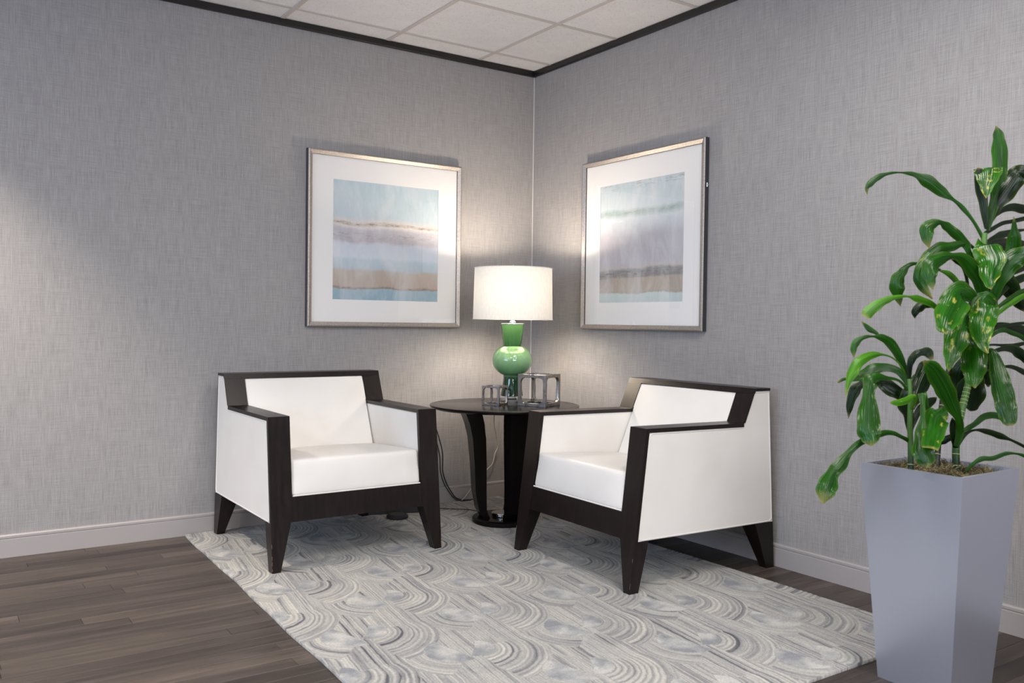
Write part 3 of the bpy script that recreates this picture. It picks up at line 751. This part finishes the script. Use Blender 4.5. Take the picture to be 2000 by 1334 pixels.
# ------------------------------------------------------------------ framed prints
def picture(name, loc, rz, label, pm):
    """local x runs along the wall, -y out of it, origin at centre of the back"""
    r = root(name, loc, rz, label=label, cat='picture', group='framed seascape prints')
    h = .479; w = .026; d = .036
    prof = [(h-.006, 0), (h, .004), (h, d-.006), (h-.003, d), (h-.008, d+.001), (h-w, d-.008), (h-w, d-.012)]
    for k in range(4):
        bm = bmesh.new(); a = k*PI/2
        A_, B_ = [], []
        for (q, dd) in prof:
            for lst, sg in ((A_, -1), (B_, 1)):
                x, z = sg*q, q
                X_ = x*math.cos(a)-z*math.sin(a); Z_ = x*math.sin(a)+z*math.cos(a)
                lst.append(bm.verts.new((X_, -dd, Z_)))
        bm.faces.ensure_lookup_table()
        for i in range(len(prof)-1):
            f = bm.faces.new((A_[i], B_[i], B_[i+1], A_[i+1])); f.material_index = 1 if i < 2 else 0
        finish('frame_side', bm, [M['frame'], M['frame_side']], r)
    bm = bmesh.new(); box(bm, -h+.007, h-.007, -.012, -.001, -h+.007, h-.007); finish('backing', bm, M['frame_side'], r)
    bm = bmesh.new(); g = h-w-.0005; pr = .3285
    # mount with its window cut out
    for x0_, x1_, z0_, z1_ in ((-g, g, pr, g), (-g, g, -g, -pr), (-g, -pr, -pr, pr), (pr, g, -pr, pr)): box(bm, x0_, x1_, -.0185, -.0165, z0_, z1_)
    finish('mount', bm, M['mat'], r)
    bm = bmesh.new(); N = 40
    vs = [[bm.verts.new((-pr-.002+2*(pr+.002)*i/N, -.0160, -pr-.002+2*(pr+.002)*j/N)) for i in range(N+1)] for j in range(N+1)]
    for j in range(N):
        for i in range(N): bm.faces.new((vs[j][i], vs[j][i+1], vs[j+1][i+1], vs[j+1][i]))
    po = finish('print', bm, pm, r); me = po.data
    co = np.zeros(len(me.vertices)*3); me.vertices.foreach_get('co', co); co = co.reshape(-1, 3)
    for nm, ax in (('pu', 0), ('pv', 2)):
        a_ = me.attributes.new(nm, 'FLOAT', 'POINT'); a_.data.foreach_set('value', ((co[:, ax]+pr)/(2*pr)).astype(np.float32))
    bm = bmesh.new(); v = [bm.verts.new(p) for p in ((-g, -.0245, -g), (g, -.0245, -g), (g, -.0245, g), (-g, -.0245, g))]; bm.faces.new(v)
    finish('glass_pane', bm, M['pane'], r)
    return r
picture('framed_print', (-1.0255, -.001, 1.5355), 0, 'framed seascape print with a broad tan band, on the wall behind the left armchair', M['print_left'])
pr2 = picture('framed_print', (-.001, -1.0175, 1.5385), -PI/2, 'framed seascape print with a thin green line near its top, above the right armchair', M['print_right'])
bm = bmesh.new(); tube(bm, [(0, 0, 0), (0, -.012, 0)], .004, 8); tube(bm, [(0, -.010, .010), (0, -.010, -.010)], .0025, 6)
hk = finish('hanging_tab', bm, M['chrome'], pr2, smooth=.8); hk.location = (.481, -.006, .245)

# ------------------------------------------------------------------ cords and the things under the left chair
def cord(name, pts, r, m_, label, cat='cord', group=None):
    bm = bmesh.new(); tube(bm, smooth_path(pts, 8), r, 8); return tag(finish(name, bm, m_, smooth=1.2), label, cat, group)
cord('power_cable', [(-.70, -.0195, .47), (-.675, -.0195, .40), (-.650, -.0195, .309), (-.647, -.0195, .20), (-.620, -.020, .124), (-.585, -.022, .068), (-.556, -.026, .032), (-.50, -.034, .0155), (-.42, -.040, .0155)], .0032, M['black'], 'black power cable on the wall beside the left armchair, strand nearer the table')
cord('power_cable', [(-.70, -.0195, .44), (-.690, -.0195, .38), (-.668, -.0195, .29), (-.662, -.0195, .20), (-.636, -.020, .124), (-.600, -.022, .068), (-.568, -.030, .030), (-.53, -.042, .0155), (-.47, -.055, .0155)], .0028, M['black'], 'black power cable on the wall, strand nearer the left armchair')
lc = cord('lamp_cord', [(-.385, -.21, .612), (-.34, -.10, .50), (-.268, -.035, .335), (-.283, -.030, .283), (-.301, -.030, .221), (-.334, -.030, .192), (-.425, -.032, .112), (-.520, -.036, .018), (-.60, -.06, .0155)], .0030, M['cordw'], None, None)
lc.parent = lp; lc.matrix_parent_inverse = Matrix.Translation((-lx, -ly, -tz))
cord('floor_cable', [(-.80, -.10, .0150), (-.739, -.168, .0148), (-.676, -.223, .0148), (-.61, -.29, .0148), (-.60, -.40, .0148)], .0022, M['black'], 'thin black cord lying across the rug to the foot of the round table')
r = root('power_strip', (-1.00, -.115, .0115), -.30, label='black oblong power strip on the rug under the left armchair', cat='power strip')
bm = bmesh.new(); box(bm, -.17, .17, -.035, .035, .001, .038); finish('housing', bm, M['black'], r, bevel=.006)
for k in range(4):
    bm = bmesh.new(); box(bm, -.14+k*.075, -.14+k*.075+.042, -.018, .018, .037, .042); finish('socket_block', bm, M['gloss'], r, bevel=.002)
bm = bmesh.new(); lathe(bm, [(.050, 0), (.060, .006), (.060, .014), (.046, .024), (.02, .026)], 32); o = finish('cord_reel', bm, M['black'], smooth=.5); o.location = (-1.06, -.245, .0115)
tag(o, 'flat round black cable puck under the left armchair, before the power strip', 'reel')

# ------------------------------------------------------------------ planter and plant
px_, py_, ph = -.645, -3.066, .670
pl = root('planter', (px_, py_, 0), label='tall tapered silver square planter standing right of the rug', cat='planter')
wt, wb = .323, .232; t_ = .012
def sq(w, z): return [(-w/2, -w/2, z), (w/2, -w/2, z), (w/2, w/2, z), (-w/2, w/2, z)]
bm = bmesh.new()
rings = [[bm.verts.new(p) for p in sq(*q)] for q in ((wb, 0), (wt, ph), (wt-2*t_, ph), (wt-2*t_-.012, ph-.06))]
for A_, B_ in zip(rings, rings[1:]):
    for q in range(4): bm.faces.new((A_[q], A_[(q+1) % 4], B_[(q+1) % 4], B_[q]))
bm.faces.new(rings[0][::-1])
finish('body', bm, M['planter'], pl, bevel=.0022, smooth=.5)
bm = bmesh.new(); N = 16; w_ = wt-2*t_-.008
vs = [[bm.verts.new((-w_/2+w_*i/N, -w_/2+w_*j/N, ph-.028+.018*noise.noise(Vector((i*.5, j*.5, 3)))+.010*math.sin(PI*i/N)*math.sin(PI*j/N))) for i in range(N+1)] for j in range(N+1)]
for j in range(N):
    for i in range(N): bm.faces.new((vs[j][i], vs[j][i+1], vs[j+1][i+1], vs[j+1][i]))
finish('soil', bm, M['soil'], pl, smooth=2)
bm = bmesh.new(); rnd = random.Random(3)
for k in range(2600):
    a, b_ = rnd.uniform(-1, 1), rnd.uniform(-1, 1)
    if max(abs(a), abs(b_)) > .97: continue
    clump = noise.noise(Vector((a*2.6, b_*2.6, 9)))
    if clump < -.22: continue
    base = Vector((a*w_*.48, b_*w_*.48, ph-.024+.010*(clump+.3)+rnd.uniform(0, .018)*(1-max(abs(a), abs(b_))**3)))
    d = Vector((rnd.gauss(0, 1), rnd.gauss(0, 1), rnd.gauss(.1, .5))).normalized(); pts = [base]
    for q in range(4):
        d = (d+Vector((rnd.gauss(0, .6), rnd.gauss(0, .6), rnd.gauss(-.05, .4)))).normalized()
        nx_ = pts[-1]+d*rnd.uniform(.004, .008); nx_.x = max(-w_*.49, min(w_*.49, nx_.x)); nx_.y = max(-w_*.49, min(w_*.49, nx_.y)); pts.append(nx_)
    tube(bm, pts, rnd.uniform(.0006, .0014), 3, cap=False)
mo = finish('moss', bm, M['moss'], pl); mo['kind'] = 'stuff'

DP = 2.66    # distance of the planter's middle from the camera along the view axis
plant = root('corn_plant', (px_, py_, ph-.02), label='tall green corn plant with long arching spotted leaves growing in the silver planter', cat='plant')
def child(o):
    o.parent = plant; o.matrix_parent_inverse = Matrix.Translation(-plant.location)
    return o
def stem(path, rad, m_, rings_at=()):
    P = smooth_path([at(x, y, DP+d) for x, y, d in path], 5)
    R_ = [rad[0]+(rad[1]-rad[0])*i/(len(P)-1) for i in range(len(P))]
    bm = bmesh.new(); tube(bm, P, R_, 12); st = child(finish('stem', bm, m_, smooth=1.2))
    for f in rings_at:
        bm = bmesh.new(); i = min(len(P)-2, int(f*(len(P)-1))); c_ = P[i]; t = (P[i+1]-P[i]).normalized(); s1 = t.cross(Vector((.3, 1, .1))).normalized(); s2 = t.cross(s1)
        tube(bm, [c_+(R_[i]+.0003)*(math.cos(2*PI*k/14)*s1+math.sin(2*PI*k/14)*s2)+t*.001*math.sin(k) for k in range(14)], .0011, 5, closed=True)
        o = finish('leaf_scar', bm, M['ring'], smooth=2); o.parent = st
    return st
stem([(1868, 925, .03), (1867, 876, .03), (1871, 838, .03), (1880, 795, .03), (1889, 758, .03), (1900, 700, .03), (1910, 620, .02), (1918, 540, .01), (1923, 455, 0)], (.0115, .008), M['stem'], (.05, .10, .28, .31, .34, .37, .40, .43, .46, .49, .52))
stem([(1829, 922, .06), (1832, 875, .07), (1838, 804, .08), (1846, 750, .09), (1860, 700, .10), (1882, 640, .10), (1900, 580, .08)], (.009, .007), M['dark_stem'], (.06, .14, .38, .42))
stem([(1779, 915, -.02), (1778, 857, -.02), (1777, 828, -.02), (1777, 776, -.02), (1776, 740, -.02)], (.0085, .007), M['stem'], (.08,))
LEAVES = []
def leaf(pts, w, m_='leaf', d0=0., d1=0., fold=.36, psi=0., wave=1.0, seed=None):
    """pts = pixel path root to tip, w = widths seen in pixels, d0/d1 = distance offset at root and tip"""
    n0 = len(pts); idx = len(LEAVES); LEAVES.append(1); rr = random.Random(idx*13+1)
    c3 = []; cum = [0]
    for a, b_ in zip(pts, pts[1:]): cum.append(cum[-1]+math.hypot(b_[0]-a[0], b_[1]-a[1]))
    for i, (x, y) in enumerate(pts):
        f = cum[i]/cum[-1]; dd = d0+(d1-d0)*f**.8
        c3.append(at(x, y, DP+dd))
    P = smooth_path(c3, 5); N = len(P)
    Wd = []
    for i in range(N):
        q = i/5; k = min(int(q), n0-2); f = q-k; f = f*f*(3-2*f); Wd.append((w[k]+(w[k+1]-w[k])*f)/FPX)
    bm = bmesh.new(); lu = []; lv = []; K = 6
    side_prev = None; rows = []
    for i in range(N):
        t = (P[min(i+1, N-1)]-P[max(i-1, 0)]).normalized(); view = (P[i]-CAM); dep = view.dot(FWD); view.normalize()
        s_ = t.cross(view)
        if s_.length < .05 and side_prev is not None: s_ = side_prev.copy()
        s_.normalize()
        if side_prev is not None:
            if s_.dot(side_prev) < 0: s_ = -s_
            s_ = (s_*.6+side_prev*.4).normalized()
        side_prev = s_.copy()
        nrm = s_.cross(t).normalized()
        if nrm.dot(view) > 0: nrm = -nrm
        ps = psi*math.sin(PI*i/N+rr.uniform(0, .02))
        s2 = s_*math.cos(ps)+nrm*math.sin(ps); n2 = nrm*math.cos(ps)-s_*math.sin(ps)
        hw_ = max(Wd[i]*dep/2, .0006)/max(.5, math.cos(ps)); row = []
        for k in range(K+1):
            u = -1+2*k/K
            ed = wave*hw_*.15*math.sin(i*.62+(2.2 if u < 0 else 0)+idx)*abs(u)**2
            ed2 = 1+.035*wave*math.sin(i*1.1+idx+(1.3 if u < 0 else 0))*abs(u)**3
            off = -fold*hw_*(abs(u)**1.2)+ed
            row.append(bm.verts.new(P[i]+s2*(u*hw_*ed2)+n2*(off+fold*hw_*.5))); lu.append(u); lv.append(i/(N-1))
        rows.append(row)
    for A_, B_ in zip(rows, rows[1:]):
        for k in range(K): bm.faces.new((A_[k], A_[k+1], B_[k+1], B_[k]))
    me = bpy.data.meshes.new('leaf'); bm.to_mesh(me); bm.free()
    for nm, arr in (('lu', lu), ('lv', lv)):
        a_ = me.attributes.new(nm, 'FLOAT', 'POINT'); a_.data.foreach_set('value', arr)
    me.polygons.foreach_set('use_smooth', np.ones(len(me.polygons), bool))
    o = link('leaf', me, M[m_]); child(o)
    if m_ == 'leaf_light': o['label'] = 'pale yellow-green leaf'
    elif m_ == 'leaf_spot': o['label'] = 'broad leaf with yellow spots and pale scorched patches'
    return o
# --- left cane
leaf([(1770,735),(1745,690),(1718,659),(1712,651),(1697,642),(1683,628)], [4,4,3,7,11,2], 'leaf', .02, .06)
leaf([(1771,740),(1769,724),(1757,696),(1742,672),(1724,660),(1705,657),(1687,659),(1672,669),(1667,683),(1668,699)], [7,8,14,17,15,4,8,15,12,1], 'leaf', 0, -.03)
leaf([(1772,745),(1764,721),(1746,701),(1726,693),(1703,694),(1679,706),(1665,728),(1656,750),(1652,773)], [4,3,3,4,15,21,20,9,2], 'leaf_light', 0, -.10)
leaf([(1773,752),(1757,726),(1728,717),(1705,721),(1683,732),(1663,742),(1650,740),(1636,747)], [8,14,17,23,20,7,6,4], 'leaf', -.02, .02, psi=.5)
leaf([(1774,765),(1758,745),(1735,738),(1712,737),(1701,744),(1697,770),(1696,805),(1697,840),(1700,858),(1702,871)], [5,5,6,18,30,22,40,45,34,4], 'leaf', -.02, -.12, fold=.3)
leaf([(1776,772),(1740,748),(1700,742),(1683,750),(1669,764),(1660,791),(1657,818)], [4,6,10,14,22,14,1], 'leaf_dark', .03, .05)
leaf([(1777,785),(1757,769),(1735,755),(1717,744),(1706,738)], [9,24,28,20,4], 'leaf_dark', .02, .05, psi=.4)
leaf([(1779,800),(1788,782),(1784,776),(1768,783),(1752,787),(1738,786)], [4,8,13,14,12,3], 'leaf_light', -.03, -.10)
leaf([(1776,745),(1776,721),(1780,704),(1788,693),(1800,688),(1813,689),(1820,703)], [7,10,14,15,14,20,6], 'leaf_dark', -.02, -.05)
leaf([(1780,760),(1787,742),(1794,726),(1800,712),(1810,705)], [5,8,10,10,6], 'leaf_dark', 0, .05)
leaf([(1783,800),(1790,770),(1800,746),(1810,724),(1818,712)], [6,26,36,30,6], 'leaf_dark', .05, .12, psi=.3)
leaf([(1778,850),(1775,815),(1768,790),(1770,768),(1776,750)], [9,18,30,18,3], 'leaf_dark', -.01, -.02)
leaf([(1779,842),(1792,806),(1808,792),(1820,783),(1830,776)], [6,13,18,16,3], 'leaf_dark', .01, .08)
leaf([(1812,800),(1806,780),(1801,768),(1802,791),(1802,814),(1799,850),(1803,880),(1809,900),(1812,913)], [6,12,16,9,9,24,42,34,4], 'leaf', -.04, -.16)
leaf([(1842,795),(1838,806),(1829,816),(1824,840),(1819,862),(1817,876)], [8,30,46,43,36,28], 'leaf_spot', 0, -.20, fold=.12)
leaf([(1777,862),(1762,854),(1744,846),(1726,846),(1700,855),(1678,866),(1660,882),(1641,908),(1628,922),(1618,945),(1612,960),(1607,983)], [9,7,9,12,12,13,13,26,24,38,37,6], 'leaf', -.02, -.14)
# --- tall cane, crown
leaf([(1922,470),(1903,435),(1880,406),(1863,391),(1838,374),(1813,355),(1786,341),(1758,337),(1735,339),(1714,347),(1700,358),(1693,368),(1694,380)], [7,6,9,6,20,25,9,3,6,12,13,7,1], 'leaf', 0, .02)
leaf([(1930,450),(1941,400),(1949,367),(1953,330),(1952,292),(1950,264),(1945,246)], [6,18,24,27,28,19,2], 'leaf', 0, .02)
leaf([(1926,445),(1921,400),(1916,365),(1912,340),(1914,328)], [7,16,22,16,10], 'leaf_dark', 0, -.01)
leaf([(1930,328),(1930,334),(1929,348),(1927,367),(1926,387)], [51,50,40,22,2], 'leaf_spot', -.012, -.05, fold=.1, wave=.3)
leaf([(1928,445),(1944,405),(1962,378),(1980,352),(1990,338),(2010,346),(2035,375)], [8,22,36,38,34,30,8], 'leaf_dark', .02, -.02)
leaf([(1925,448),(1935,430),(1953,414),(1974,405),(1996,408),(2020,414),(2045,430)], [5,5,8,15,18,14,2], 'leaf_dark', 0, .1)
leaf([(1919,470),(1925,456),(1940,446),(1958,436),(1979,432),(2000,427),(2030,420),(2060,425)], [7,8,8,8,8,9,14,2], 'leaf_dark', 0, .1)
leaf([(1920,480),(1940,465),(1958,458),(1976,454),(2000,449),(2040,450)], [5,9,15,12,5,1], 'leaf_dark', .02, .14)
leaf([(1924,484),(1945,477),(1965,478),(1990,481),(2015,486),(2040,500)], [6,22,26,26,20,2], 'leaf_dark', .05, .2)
leaf([(1936,590),(1948,560),(1962,525),(1977,494),(1981,465),(1981,444),(1980,423)], [6,10,18,27,25,10,1], 'leaf', -.02, -.08, fold=.5)
leaf([(1938,602),(1946,565),(1958,535),(1974,512),(1995,500),(2020,498),(2050,510)], [8,20,34,40,38,30,4], 'leaf', -.04, -.10, fold=.3)
leaf([(1922,488),(1925,478),(1927,486),(1936,508),(1933,530),(1933,553),(1936,565)], [10,36,50,53,40,20,2], 'leaf_spot', -.02, -.12, fold=.15)
leaf([(1908,520),(1893,494),(1886,477),(1868,458),(1850,443),(1838,435),(1823,437),(1812,447),(1810,463),(1815,485)], [6,10,16,19,17,9,20,30,22,2], 'leaf', 0, -.02)
leaf([(1912,500),(1899,482),(1882,476),(1861,481),(1837,486),(1818,501),(1802,519),(1795,540),(1801,558),(1821,584)], [5,6,12,18,27,29,23,22,20,3], 'leaf', 0, -.03)
leaf([(1925,600),(1915,553),(1900,526),(1882,506),(1863,500),(1839,504),(1820,516),(1815,535),(1818,549),(1822,566)], [9,27,31,23,12,25,34,30,18,2], 'leaf', -.02, -.10)
leaf([(1891,585),(1890,560),(1887,540),(1880,522),(1868,512),(1858,506)], [6,6,6,5,6,3], 'leaf_dark', 0, -.02)
leaf([(1884,580),(1868,548),(1854,535),(1837,528)], [5,8,10,3], 'leaf_light', .02, .03)
leaf([(1895,590),(1860,545),(1830,525),(1802,519),(1789,515),(1775,518),(1762,532),(1753,546),(1752,564),(1755,582),(1759,599)], [5,5,5,6,6,9,17,26,28,15,1], 'leaf', .02, .06)
leaf([(1905,630),(1870,622),(1840,608),(1815,592),(1793,584),(1773,579),(1752,580),(1730,587),(1709,599),(1694,612),(1689,618)], [6,6,8,12,14,4,8,14,21,22,14], 'leaf_light', 0, -.08)
leaf([(1830,600),(1811,594),(1796,600),(1787,610),(1787,622)], [5,16,19,14,2], 'leaf_dark', 0, .02)
leaf([(1908,592),(1890,575),(1874,572),(1863,595),(1852,618),(1846,640),(1848,652)], [8,30,48,57,53,32,3], 'leaf_spot', -.03, -.16, fold=.12)
leaf([(1906,640),(1892,615),(1880,622),(1872,645),(1866,669),(1859,691),(1854,712),(1853,725)], [8,24,34,47,43,31,14,2], 'leaf_spot', -.01, -.12, fold=.14)
leaf([(1946,612),(1935,592),(1923,588),(1923,608),(1918,631),(1917,652),(1921,674),(1930,690)], [8,26,40,52,47,38,20,3], 'leaf_spot', -.02, -.14, fold=.16)
leaf([(1903,645),(1898,668),(1902,690),(1902,714),(1902,738),(1904,758)], [8,24,46,47,34,3], 'leaf', .0, -.10, fold=.14)
leaf([(1928,700),(1934,684),(1942,698),(1950,728),(1957,758),(1963,785),(1968,808),(1971,824),(1972,832)], [6,9,20,32,38,38,35,26,10], 'leaf', .0, -.10, fold=.2)
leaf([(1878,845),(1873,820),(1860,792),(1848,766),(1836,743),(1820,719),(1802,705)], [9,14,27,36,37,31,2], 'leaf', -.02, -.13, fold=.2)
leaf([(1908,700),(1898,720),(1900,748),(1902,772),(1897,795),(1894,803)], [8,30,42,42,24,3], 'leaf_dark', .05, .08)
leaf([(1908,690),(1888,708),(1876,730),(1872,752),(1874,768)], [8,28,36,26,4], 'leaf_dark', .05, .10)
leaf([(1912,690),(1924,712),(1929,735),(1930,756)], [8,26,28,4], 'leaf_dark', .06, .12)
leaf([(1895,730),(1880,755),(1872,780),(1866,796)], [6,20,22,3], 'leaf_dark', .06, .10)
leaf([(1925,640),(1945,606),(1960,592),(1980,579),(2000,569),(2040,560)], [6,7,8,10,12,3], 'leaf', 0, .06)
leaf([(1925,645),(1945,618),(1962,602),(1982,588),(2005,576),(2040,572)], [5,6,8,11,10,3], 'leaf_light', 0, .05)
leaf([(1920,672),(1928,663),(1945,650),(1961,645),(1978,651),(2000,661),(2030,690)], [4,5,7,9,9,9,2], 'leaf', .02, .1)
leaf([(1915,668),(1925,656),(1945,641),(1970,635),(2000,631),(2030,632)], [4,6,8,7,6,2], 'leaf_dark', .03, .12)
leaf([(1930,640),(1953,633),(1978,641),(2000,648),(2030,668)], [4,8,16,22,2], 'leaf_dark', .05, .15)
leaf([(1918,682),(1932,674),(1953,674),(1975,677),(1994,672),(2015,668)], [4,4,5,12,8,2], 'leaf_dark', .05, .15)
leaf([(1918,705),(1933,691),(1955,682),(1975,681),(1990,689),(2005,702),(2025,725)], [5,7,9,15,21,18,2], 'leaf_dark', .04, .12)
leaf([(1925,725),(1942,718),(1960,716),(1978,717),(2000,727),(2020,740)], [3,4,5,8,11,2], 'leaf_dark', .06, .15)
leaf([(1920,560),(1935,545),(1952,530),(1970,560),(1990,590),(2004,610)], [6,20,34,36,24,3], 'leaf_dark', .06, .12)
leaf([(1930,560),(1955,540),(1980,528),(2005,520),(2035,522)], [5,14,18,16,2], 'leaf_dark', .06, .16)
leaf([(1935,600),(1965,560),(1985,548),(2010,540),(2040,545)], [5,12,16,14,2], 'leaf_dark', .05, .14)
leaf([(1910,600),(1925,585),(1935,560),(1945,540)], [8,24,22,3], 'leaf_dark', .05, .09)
# --- low leaves to the right
leaf([(1868,880),(1873,857),(1886,840),(1904,828),(1924,813),(1947,812),(1965,822)], [9,9,10,10,13,13,3], 'leaf', .02, .10)
leaf([(1872,868),(1885,848),(1904,840),(1928,843),(1952,851),(1976,860),(2000,872),(2020,884)], [7,8,4,11,13,5,6,2], 'leaf_dark', .04, .06)
leaf([(1885,922),(1901,906),(1918,896),(1940,895),(1964,886),(1984,886),(2002,891),(2020,900)], [4,7,10,9,8,4,7,2], 'leaf', .0, -.02)
leaf([(1866,850),(1852,856),(1842,862),(1834,868)], [7,13,13,3], 'leaf_dark', .05, .08)
leaf([(1867,875),(1864,850),(1862,832),(1860,816)], [10,16,14,3], 'leaf_dark', .02, -.01)
leaf([(1868,872),(1874,848),(1872,826),(1868,812)], [10,14,12,3], 'leaf', .0, -.02)
